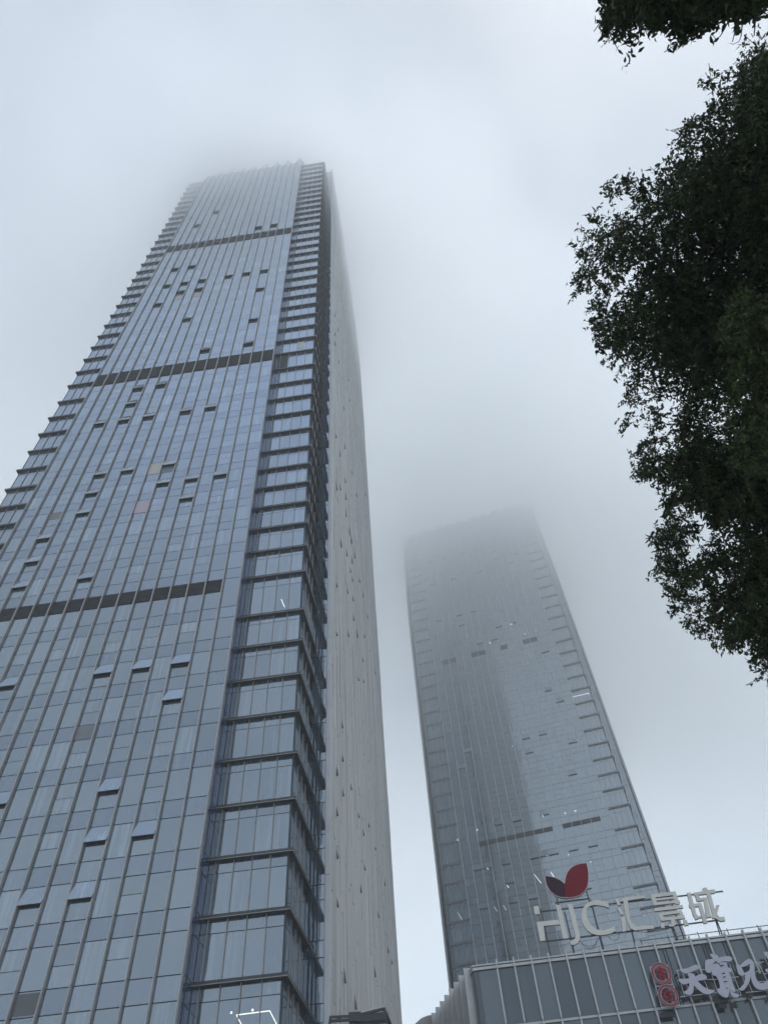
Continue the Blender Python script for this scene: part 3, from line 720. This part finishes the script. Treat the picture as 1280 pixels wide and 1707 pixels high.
brush([[(485, 175), (590, 175), (630, 230), (610, 280), (555, 265), (525, 205)],
       [(445, 250), (560, 240), (600, 255), (535, 310), (520, 360), (530, 405), (490, 435), (440, 405), (438, 310)],
       [(600, 230), (720, 200), (795, 215), (805, 250), (770, 282), (700, 268), (640, 285), (595, 300)],
       [(525, 310), (625, 295), (665, 420), (685, 560), (725, 620), (720, 700), (702, 765), (640, 722), (600, 680), (595, 635), (650, 640), (600, 470), (540, 465), (520, 400)],
       [(690, 295), (730, 285), (750, 420), (785, 480), (805, 570), (840, 650), (840, 695), (755, 650), (735, 540), (705, 440), (685, 380)],
       [(620, 290), (710, 285), (712, 318), (640, 325)], [(645, 345), (705, 335), (712, 425), (660, 432)], [(660, 448), (720, 442), (722, 475), (672, 480)],
       [(675, 495), (735, 487), (745, 535), (684, 540)], [(690, 555), (750, 550), (765, 620), (720, 628)],
       [(715, 345), (780, 365), (805, 410), (750, 428), (715, 385)], [(745, 620), (775, 625), (760, 700), (742, 755), (700, 766), (695, 700)],
       [(762, 650), (830, 702), (895, 713), (882, 757), (830, 762), (786, 735)]])
brush([[(845, 310), (905, 318), (945, 400), (970, 440), (940, 474), (885, 452), (865, 380)],
       [(900, 338), (930, 300), (1000, 245), (1045, 240), (1090, 290), (1095, 335), (1050, 332), (1038, 302), (980, 338), (930, 352)],
       [(1035, 295), (1095, 305), (1100, 390), (1085, 430), (970, 468), (955, 430), (1038, 400)],
       [(975, 450), (1045, 435), (1040, 520), (1002, 602), (950, 665), (905, 665), (888, 640), (940, 600), (970, 530)],
       [(1035, 430), (1100, 395), (1110, 480), (1140, 545), (1180, 570), (1250, 555), (1285, 500), (1340, 530), (1330, 620), (1250, 655), (1150, 655), (1085, 602), (1055, 520)]])
brush([[(1200, 140), (1250, 155), (1290, 135), (1330, 100), (1370, 130), (1350, 200), (1300, 240), (1280, 250), (1245, 200)],
       [(1230, 380), (1290, 370), (1400, 330), (1480, 350), (1470, 390), (1350, 420), (1270, 430)], [(1290, 230), (1345, 215), (1400, 560), (1340, 600), (1300, 420)]])
REDS = mat('roundel_red', (.24, .015, .03), .7, spec=.2)
def D_(x, y): return f_local(1070 + x / 14.59, 1590 + y / 14.59)
for ci, (cx_, cy_, strokes) in enumerate(((467, 498, [((0, .95), (-.9, .2)), ((0, .95), (.9, .25)), ((-.35, .42), (.35, .42)), ((-.42, .2), (.42, .2)), ((.42, .2), (.42, -.38)), ((-.42, .3), (-.42, -.85)), ((-.42, -.08), (.42, -.08)), ((-.42, -.38), (.42, -.38)), ((-.55, -.9), (0, -.6)), ((.5, -.5), (.15, -.68)), ((0, -.4), (.85, -.95))]),
                                           (637, 1040, [((-.85, .5), (.85, .5)), ((-.1, .95), (-.85, -.25)), ((-.42, .15), (-.42, -.95)), ((-.02, .0), (.75, .0)), ((.36, .38), (.36, -.72)), ((-.15, -.78), (.9, -.78))]))):
    c = D_(cx_, cy_); R_ = 0.5 * ((D_(cx_ + 262, cy_)[0] - D_(cx_ - 262, cy_)[0])) * .97
    R_ = .93 * R_
    rd = MB(); n = 40
    for ro, ri in ((R_, R_ * .86), (R_ * .80, R_ * .75)):
        for j in range(n):
            a0, a1 = 2 * math.pi * j / n, 2 * math.pi * (j + 1) / n
            poly_plate(rd, [(c[0] + ro * math.cos(a0), c[1] + ro * math.sin(a0)), (c[0] + ro * math.cos(a1), c[1] + ro * math.sin(a1)), (c[0] + ri * math.cos(a1), c[1] + ri * math.sin(a1)), (c[0] + ri * math.cos(a0), c[1] + ri * math.sin(a0))], -.12, .09)
    ro_ = rd.build('roundel', REDS, shop)
    pl = MB()
    for ro, ri in ((R_ * 1.04, R_ * 1.0), (R_ * .855, R_ * .805), (R_ * .745, R_ * .70)):
        for j in range(n):
            a0, a1 = 2 * math.pi * j / n, 2 * math.pi * (j + 1) / n
            poly_plate(pl, [(c[0] + ro * math.cos(a0), c[1] + ro * math.sin(a0)), (c[0] + ro * math.cos(a1), c[1] + ro * math.sin(a1)), (c[0] + ri * math.cos(a1), c[1] + ri * math.sin(a1)), (c[0] + ri * math.cos(a0), c[1] + ri * math.sin(a0))], -.11, .09)
    pl.build('pale_ring', mat('pale_edge', (.42, .34, .36), .5), ro_)
    ch = MB(); k_ = R_ * .60
    for (a, b_) in strokes:
        ch.bar((c[0] + a[0] * k_, -.12 - .002 * random.random(), c[1] + a[1] * k_), (c[0] + b_[0] * k_, -.12, c[1] + b_[1] * k_), .155 * R_, 0, .07, up=(0, 1, 0))
    ch.build('character', REDS, ro_)
# white lattice carrying the characters
lt = MB()
WHT = mat('lattice_white', (.52, .53, .54), .5)
def LB(p, q, t=.035): 
    a = f_local(*p); c = f_local(*q); lt.bar((a[0], .05, a[1]), (c[0], .05, c[1]), t)
def C1(x, y): return (1120 + x / 8.0, 1570 + y / 8.0)
for j, (p, q) in enumerate((((70, 390), (165, 720)), ((365, 350), (490, 660)), ((515, 400), (625, 700)), ((770, 300), (925, 715)), ((940, 380), (1075, 670)), ((1150, 280), (1290, 560)), ((1215, 170), (1400, 560)))):
    LB(C1(*p), C1(*q))
for (p, q) in (((60, 385), (440, 375)), ((80, 515), (590, 505)), ((110, 740), (600, 680)), ((590, 500), (890, 470)), ((700, 740), (930, 715)), ((450, 250), (520, 238)), ((720, 425), (830, 420)), ((980, 680), (1300, 650)), ((1130, 540), (1290, 530)), ((1090, 290), (1230, 270)), ((1120, 400), (1190, 398)), ((820, 650), (900, 645)), ((1220, 430), (1400, 420)), ((300, 635), (480, 620))):
    LB(C1(*p), C1(*q))
for p, q in (((1083, 1612.5), (1103, 1680)), ((1112, 1609), (1133, 1676)), ((1083, 1612.5), (1112, 1609)), ((1093, 1645), (1122, 1641)), ((1103, 1680), (1133, 1676))): LB(p, q, .04)
lt.build('lattice', WHT, shop)
bk = MB()    # dark brackets and boxes behind the lattice
def C2(x, y): return f_local(*C1(x, y))
for (x0, y0, x1, y1) in ((40, 600, 140, 760), (420, 500, 560, 640), (850, 470, 960, 560), (550, 720, 760, 800), (250, 650, 420, 760), (960, 540, 1080, 740), (620, 830, 740, 880), (800, 810, 880, 870), (1100, 430, 1260, 520), (1200, 300, 1300, 400)):
    a = C2(x0, y0); c = C2(x1, y1)
    bk.box(min(a[0], c[0]), max(a[0], c[0]), .12, .24, min(a[1], c[1]), max(a[1], c[1]))
for x_ in (60, 330, 600, 880, 1150):
    a = C2(x_, 420); c = C2(x_ + 80, 760); bk.bar((a[0], .1, a[1]), (a[0], .25, c[1]), .07); bk.bar((a[0], .1, a[1]), (a[0], .60, a[1]), .05); bk.bar((a[0], .1, c[1]), (a[0], .60, c[1]), .05)
a = D_(430, 1450); c = D_(800, 1520); bk.box(a[0], c[0], .1, .28, min(a[1], c[1]), max(a[1], c[1]))

def split_parts(mb, name, m, parent):
    for i in range(0, len(mb.v), 8):
        q = MB(); q.v = mb.v[i:i + 8]; q.f = [tuple(k - i for k in f) for f in mb.f[i // 8 * 6:i // 8 * 6 + 6]]; q.m = [0] * 6
        q.build(name, m, parent)
split_parts(bk, 'bracket', SLIT, shop)

# dark steel canopy under the tower flank
DC = 44.0
r0, b0 = axes(0)
def cw(px, py, d=DC): return Vector([float(v) for v in on_plane(px, py, b0, d)])
P0 = cw(598, 1700); can = empty('steel_canopy', (P0.x, P0.y, 0))
tag(can, 'dark steel canopy frame crossing the foot of the pale tower flank', 'canopy')
q = MB(); o_ = Vector((P0.x, P0.y, 0))
def CB(p, q2, t, d1=DC, d2=DC): q.bar(cw(*p, d1) - o_, cw(*q2, d2) - o_, t)
CB((551, 1696.5), (590, 1694.5), .10); CB((551, 1703), (592, 1700.5), .12); CB((551, 1695), (549, 1712), .12)
CB((588, 1695.5), (640, 1682.5), .12); CB((590, 1701), (642, 1697), .3); CB((590, 1709), (645, 1703), .16)
CB((640, 1682), (646, 1710), .12); CB((616, 1689), (617, 1698), .08); CB((640, 1682.5), (652, 1712), .14, DC, DC + 3)
CB((582, 1698), (602, 1697), .42); CB((560, 1697), (575, 1702), .06); CB((600, 1694), (639, 1689), .06)
q.build('frame', mat('canopy_steel', (.035, .038, .045), .6), can)
q = MB(); 
a = cw(596, 1690.5) - o_; c = cw(640, 1680) - o_; q.bar(a, c, .09); q.build('edge_strip', ALU_L, can)
q = MB(); q.box(-.2, .2, 0, .4, 0, P0.z - .3); q.build('post', DARK, can)

# ------------------------------------------------------------------ ground
g_ = MB(); g_.quad([(-600, -600, 0), (600, -600, 0), (600, 600, 0), (-600, 600, 0)])
tag(g_.build('ground', mat('ground_asphalt', (.18, .18, .18), .9, noise=.2, nscale=.3)), kind='structure')
g_ = MB(); g_.box(-60, 32, -14, 50, -.3, .12)
tag(g_.build('pavement', mat('plaza_stone', (.17, .17, .165), .8, noise=.15, nscale=.6)), kind='structure')

# ------------------------------------------------------------------ trees
def leaf_mat(name, c0, c1):
    m = bpy.data.materials.new(name); m.use_nodes = True; t = m.node_tree; b = t.nodes['Principled BSDF']
    g = t.nodes.new('ShaderNodeNewGeometry'); cr = t.nodes.new('ShaderNodeValToRGB')
    cr.color_ramp.elements[0].color = (*c0, 1); cr.color_ramp.elements[1].color = (*c1, 1)
    t.links.new(g.outputs['Random Per Island'], cr.inputs[0]); t.links.new(cr.outputs[0], b.inputs['Base Color'])
    b.inputs['Roughness'].default_value = 0.55; b.inputs['Specular IOR Level'].default_value = 0.2
    tr = t.nodes.new('ShaderNodeBsdfTranslucent'); mx = t.nodes.new('ShaderNodeMixShader'); mx.inputs[0].default_value = 0.10
    t.links.new(cr.outputs[0], tr.inputs[0]); out = t.nodes['Material Output']
    t.links.new(b.outputs[0], mx.inputs[1]); t.links.new(tr.outputs[0], mx.inputs[2]); t.links.new(mx.outputs[0], out.inputs[0])
    return m
BARK = mat('bark', (.055, .045, .038), .9, noise=.3, nscale=6)

def leaves_mesh(name, centers, dirs, length, width, material, parent):
    n = len(centers); 
    d = dirs / np.linalg.norm(dirs, axis=1)[:, None]
    a = rng.normal(size=(n, 3)); sd_ = np.cross(d, a); sd_ /= np.linalg.norm(sd_, axis=1)[:, None]
    nr = np.cross(sd_, d)
    ln = (length * rng.uniform(.7, 1.25, n))[:, None]; wd = (width * rng.uniform(.75, 1.2, n))[:, None] / 2
    fold = wd * .35; curl = ln * rng.uniform(-.12, .05, n)[:, None]
    p0 = centers
    p1 = centers + d * ln * .38 + sd_ * wd + nr * fold
    p2 = centers + d * ln * .78 + sd_ * wd * .55 + nr * (fold * .6 + curl * .5)
    p3 = centers + d * ln + nr * curl
    p4 = centers + d * ln * .78 - sd_ * wd * .55 + nr * (fold * .6 + curl * .5)
    p5 = centers + d * ln * .38 - sd_ * wd + nr * fold
    V = np.stack([p0, p1, p2, p3, p4, p5], 1).reshape(-1, 3)
    base = (np.arange(n) * 6)[:, None]
    Fq = np.concatenate([base + np.array([[0, 1, 2, 3]]), base + np.array([[0, 3, 4, 5]])], 1).reshape(-1, 4)
    me = bpy.data.meshes.new(name); me.vertices.add(len(V)); me.vertices.foreach_set('co', V.ravel())
    me.loops.add(Fq.size); me.loops.foreach_set('vertex_index', Fq.ravel().astype(np.int32))
    me.polygons.add(len(Fq)); me.polygons.foreach_set('loop_start', np.arange(0, Fq.size, 4, dtype=np.int32)); me.polygons.foreach_set('loop_total', np.full(len(Fq), 4, dtype=np.int32))
    me.materials.append(material); me.update(calc_edges=True)
    o = bpy.data.objects.new(name, me); COL.objects.link(o); o.parent = parent
    return o

def inside(poly, x, y):
    c = False; n = len(poly)
    for i in range(n):
        x0, y0 = poly[i]; x1, y1 = poly[(i + 1) % n]
        if (y0 > y) != (y1 > y) and x < (x1 - x0) * (y - y0) / (y1 - y0) + x0: c = not c
    return c
def edge_dist(poly, x, y):
    best = 1e9; n = len(poly)
    for i in range(n):
        a = np.array(poly[i]); b_ = np.array(poly[(i + 1) % n]); p = np.array((x, y)); ab = b_ - a
        t = np.clip((p - a) @ ab / (ab @ ab), 0, 1); best = min(best, np.linalg.norm(p - a - ab * t))
    return best

def make_tree(name, label, base, top_pt, poly, nblob, d0, d1, leaf, dens, rmin, rmax, material, clear=None, trunk_r=.2, group=None):
    root = empty(name, (base[0], base[1], 0)); tag(root, label, 'tree', group)
    off = np.array([base[0], base[1], 0.])
    X = [p[0] for p in poly]; Y = [p[1] for p in poly]
    blobs = []; tries = 0
    while len(blobs) < nblob and tries < 40000:
        tries += 1
        x, y = random.uniform(min(X), max(X)), random.uniform(min(Y), max(Y))
        if not inside(poly, x, y): continue
        if x > 1330 and random.random() < .55: continue
        if clear and any(math.hypot((x - cx_) / rx_, (y - cy_) / ry_) < 1 for cx_, cy_, rx_, ry_ in clear): continue
        d = random.uniform(d0, d1); e = edge_dist(poly, x, y) * d / FPX * .98
        R_ = min(rmax * random.uniform(.6, 1.1), e)
        if clear:
            for cx_, cy_, rx_, ry_ in clear: R_ = min(R_, max(.24, (math.hypot(x - cx_, y - cy_) - .5 * min(rx_, ry_)) * d / FPX))
        if R_ < rmin: continue
        blobs.append((EYE + ray(x, y) * d, R_))
    cs = []; ds = []; tw = MB()
    for c, R_ in blobs:
        nt_ = max(5, int(dens * (R_ ** 2 + .05)))
        u = rng.normal(size=(nt_, 3)); u /= np.linalg.norm(u, axis=1)[:, None]
        rr_ = R_ * rng.uniform(.25, 1.0, nt_) ** .6
        tips = c + u * rr_[:, None]
        for t_, uu in zip(tips, u):
            td = uu * .8 + np.array([0, 0, -.25]) + rng.normal(size=3) * .25; td /= np.linalg.norm(td)
            tl_ = leaf * rng.uniform(2.5, 4.5); k = rng.integers(9, 16)
            s_ = rng.uniform(0, 1, k)
            cs.append(t_ - td * tl_ + td * (tl_ * s_)[:, None] + rng.normal(size=(k, 3)) * leaf * .22)
            ds.append(td * .7 + rng.normal(size=(k, 3)) * .65 + np.array([0, 0, -.45]))
            if rng.random() < .35: tw.bar((t_ - td * tl_ * 1.1 - off).tolist(), (t_ - off).tolist(), .007)
    cs = np.concatenate(cs) - off; ds = np.concatenate(ds)
    cr_ = leaves_mesh('crown', cs, ds, leaf, leaf * .46, material, root)
    tw.build('twig', BARK, root)['kind'] = 'stuff'
    # trunk and limbs
    tm = MB(); tp = np.array(top_pt) - off; bend = np.array([random.uniform(-.3, .3), random.uniform(-.3, .3), 0])
    tr = [tuple(tp * t + bend * math.sin(math.pi * t)) for t in np.linspace(0, 1, 7)]
    tm.tube(tr, [trunk_r * (1.25 if i == 0 else 1 - i * .11) for i in range(7)], 10)
    tm.build('trunk', BARK, root, True)
    bm_ = MB(); hubs = [np.array(tr[k]) for k in (3, 4, 5, 6)]
    for i, (c, R_) in enumerate(sorted(blobs, key=lambda q_: -q_[1])[:46]):
        e = c - off; h = min(hubs, key=lambda q_: np.linalg.norm(q_ - e) + (4 if q_[2] > e[2] else 0))
        mid = h * .5 + e * .5 + np.array([random.uniform(-.3, .3), random.uniform(-.3, .3), random.uniform(0, .5)])
        r_b = .035 + .02 * random.random()
        bm_.tube([tuple(h), tuple(h * .75 + mid * .25), tuple(mid), tuple(mid * .4 + e * .6), tuple(e)], [r_b * 1.8, r_b * 1.4, r_b, r_b * .6, r_b * .25], 6)
    bm_.build('branch', BARK, root, True)
    return len(cs)

LEAF = leaf_mat('leaf_dark', (.02, .036, .012), (.05, .075, .022)); LEAF2 = leaf_mat('leaf_green', (.03, .05, .015), (.075, .11, .03))
mainpoly = [(1300, 50), (1225, 90), (1172, 118), (1158, 150), (1185, 175), (1130, 195), (1108, 222), (1130, 255), (1105, 262), (1060, 275), (1015, 292), (990, 315), (972, 345), (966, 372), (955, 395), (960, 430), (953, 470), (950, 530), (968, 562), (1002, 575), (1012, 605), (1035, 640), (1038, 690), (1028, 730), (1048, 790), (1085, 820), (1102, 870), (1082, 905), (1057, 925), (1065, 955), (1110, 985), (1120, 1005), (1092, 1022), (1130, 1048), (1175, 1080), (1210, 1105), (1230, 1128), (1258, 1160), (1320, 1180), (1520, 1150), (1560, 500), (1500, 50)]
clear = [(1170, 185, 16, 14), (1205, 205, 12, 18), (1160, 262, 20, 13), (1060, 300, 9, 6), (1010, 610, 16, 9), (1130, 665, 7, 5), (1045, 750, 12, 7), (1120, 745, 9, 6), (1100, 832, 14, 8), (1180, 880, 9, 7), (1215, 905, 10, 8), (1090, 985, 20, 8), (1160, 990, 14, 7), (1085, 440, 8, 6), (1245, 655, 14, 7), (1230, 430, 9, 6), (1240, 1085, 8, 6), (1020, 490, 7, 5)]
nA = make_tree('camphor_tree', 'large dark leafy tree filling most of the right edge', (10.5, 6.5), (9.6, 6.6, 11.5), [(x - 9 if x < 1200 else x, y) for x, y in mainpoly], 540, 12.4, 16.0, .085, 64, .22, 1.15, LEAF, clear, .26, 'dark broadleaf trees overhead')
toppoly = [(985, -60), (1000, 10), (1002, 48), (1030, 62), (1062, 78), (1078, 40), (1100, 62), (1108, 88), (1140, 98), (1165, 90), (1176, 62), (1182, 45), (1215, 42), (1245, 28), (1282, 22), (1290, -80)]
nB = make_tree('overhanging_tree', 'nearest bough with bigger leaves hanging in at the top right corner', (7.0, -3.5), (5.2, -1.6, 10.2), toppoly, 85, 8.6, 10.2, .085, 90, .07, .36, LEAF, None, .2, 'dark broadleaf trees overhead')
rpoly = [(1215, 470), (1195, 500), (1180, 545), (1182, 600), (1200, 640), (1195, 690), (1205, 740), (1215, 790), (1240, 815), (1300, 830), (1380, 780), (1400, 500), (1300, 440)]
nC = make_tree('green_leafed_tree', 'lighter green foliage in front of the dark tree at the right edge', (9.2, 2.2), (7.2, 4.2, 8.2), rpoly, 34, 9.6, 10.8, .08, 60, .15, .6, LEAF2, None, .16, 'dark broadleaf trees overhead')
# bare hanging twigs at the top
q = MB(); hang = empty('hanging_twigs', tuple(float(v) for v in EYE + ray(1230, 30) * 9)); ho = Vector(hang.location)
tag(hang, 'thin bare curved twigs dangling at the top right, below the overhanging bough', 'twigs')
for pts in ([(1214, 34), (1207, 48), (1200, 60), (1193, 64), (1188, 58)], [(1240, 20), (1237, 40), (1235, 60), (1232, 68), (1222, 73), (1216, 71)], [(1259, 20), (1258, 45), (1257, 58), (1255, 61), (1252, 55)]):
    P = [Vector([float(v) for v in EYE + ray(*p) * 9]) - ho for p in pts]
    q.tube(P, [.008, .0065, .005, .004, .003, .002][:len(P)], 5)
q.build('twig', BARK, hang)
print('leaves', nA, nB, nC)

# ------------------------------------------------------------------ low cloud swallowing the tower tops
cm = bpy.data.materials.new('low_cloud_vapour'); cm.use_nodes = True; t = cm.node_tree; t.nodes.remove(t.nodes['Principled BSDF'])
pv = t.nodes.new('ShaderNodeVolumePrincipled'); pv.inputs['Color'].default_value = (.995, 1, 1, 1); pv.inputs['Anisotropy'].default_value = 0.55
t.links.new(pv.outputs[0], t.nodes['Material Output'].inputs['Volume'])
tc = t.nodes.new('ShaderNodeTexCoord'); sx = t.nodes.new('ShaderNodeSeparateXYZ'); t.links.new(tc.outputs['Object'], sx.inputs[0])
def mth(op, a, b=None, c=None, clamp=False):
    n = t.nodes.new('ShaderNodeMath'); n.operation = op; n.use_clamp = clamp
    for i, v in enumerate((a, b, c)):
        if v is None: continue
        if isinstance(v, (int, float)): n.inputs[i].default_value = v
        else: t.links.new(v, n.inputs[i])
    return n.outputs[0]
nz = t.nodes.new('ShaderNodeTexNoise'); nz.inputs['Scale'].default_value = .022; nz.inputs['Detail'].default_value = 2; t.links.new(tc.outputs['Object'], nz.inputs['Vector'])
# base of the cloud sinks away from the viewer and to the left
base = mth('ADD', mth('MULTIPLY_ADD', mth('MINIMUM', mth('MAXIMUM', sx.outputs[1], 30.0), 165.0), -.80, 223.0), mth('SUBTRACT', mth('MULTIPLY', mth('MINIMUM', sx.outputs[0], 0.0), .6), mth('MULTIPLY', mth('MAXIMUM', mth('SUBTRACT', sx.outputs[0], 5.0), 0.0), .5)))
fade = mth('MULTIPLY', mth('MULTIPLY_ADD', sx.outputs[1], -1 / 55.0, 225 / 55.0, True), mth('MULTIPLY_ADD', sx.outputs[1], 1 / 60.0, .5, True))
hgt = mth('SUBTRACT', mth('ADD', sx.outputs[2], mth('MULTIPLY', mth('SUBTRACT', nz.outputs[0], .5), 85.0)), base)
hh = mth('MAXIMUM', hgt, 0.0)
den = mth('MULTIPLY', mth('MINIMUM', mth('MULTIPLY', mth('POWER', hh, 2.0), 6e-6), .055), fade)
def ring(cx_, cy_, r0_, r1_):      # cloud gathers round each tower and thins between them
    dx = mth('SUBTRACT', sx.outputs[0], cx_); dy = mth('SUBTRACT', sx.outputs[1], cy_)
    d_ = mth('SQRT', mth('ADD', mth('MULTIPLY', dx, dx), mth('MULTIPLY', dy, dy)))
    return mth('SUBTRACT', 1.0, mth('DIVIDE', mth('SUBTRACT', d_, r0_), r1_ - r0_, None, True))
g_ = mth('MAXIMUM', mth('MAXIMUM', ring(-29, 80, 34, 92), ring(32, 168, 44, 110)), .12)
veil = mth('MULTIPLY', mth('MULTIPLY_ADD', sx.outputs[1], 1 / 50.0, -90 / 50.0, True), mth('MULTIPLY', mth('MULTIPLY_ADD', sx.outputs[2], 1 / 70.0, -50 / 70.0, True), .0065))
den = mth('MULTIPLY', mth('MULTIPLY', den, g_), mth('MULTIPLY_ADD', hgt, -1 / 45.0, 150 / 45.0, True))
den = mth('ADD', den, mth('MULTIPLY', veil, fade))
t.links.new(den, pv.inputs['Density'])
cb = MB(); cb.box(-220, 240, -28, 228, 49, 272)
cl = cb.build('low_cloud', cm); tag(cl, 'pale low cloud wrapped around both tower tops', 'cloud', kind='stuff')

hm = bpy.data.materials.new('haze_air'); hm.use_nodes = True; t = hm.node_tree; t.nodes.remove(t.nodes['Principled BSDF'])
pv = t.nodes.new('ShaderNodeVolumePrincipled'); pv.inputs['Color'].default_value = (.99, 1, 1, 1); pv.inputs['Density'].default_value = .0008
t.links.new(pv.outputs[0], t.nodes['Material Output'].inputs['Volume'])
hb = MB(); hb.box(-620, 620, -620, 620, -1.5, 285); tag(hb.build('haze', hm), kind='stuff')
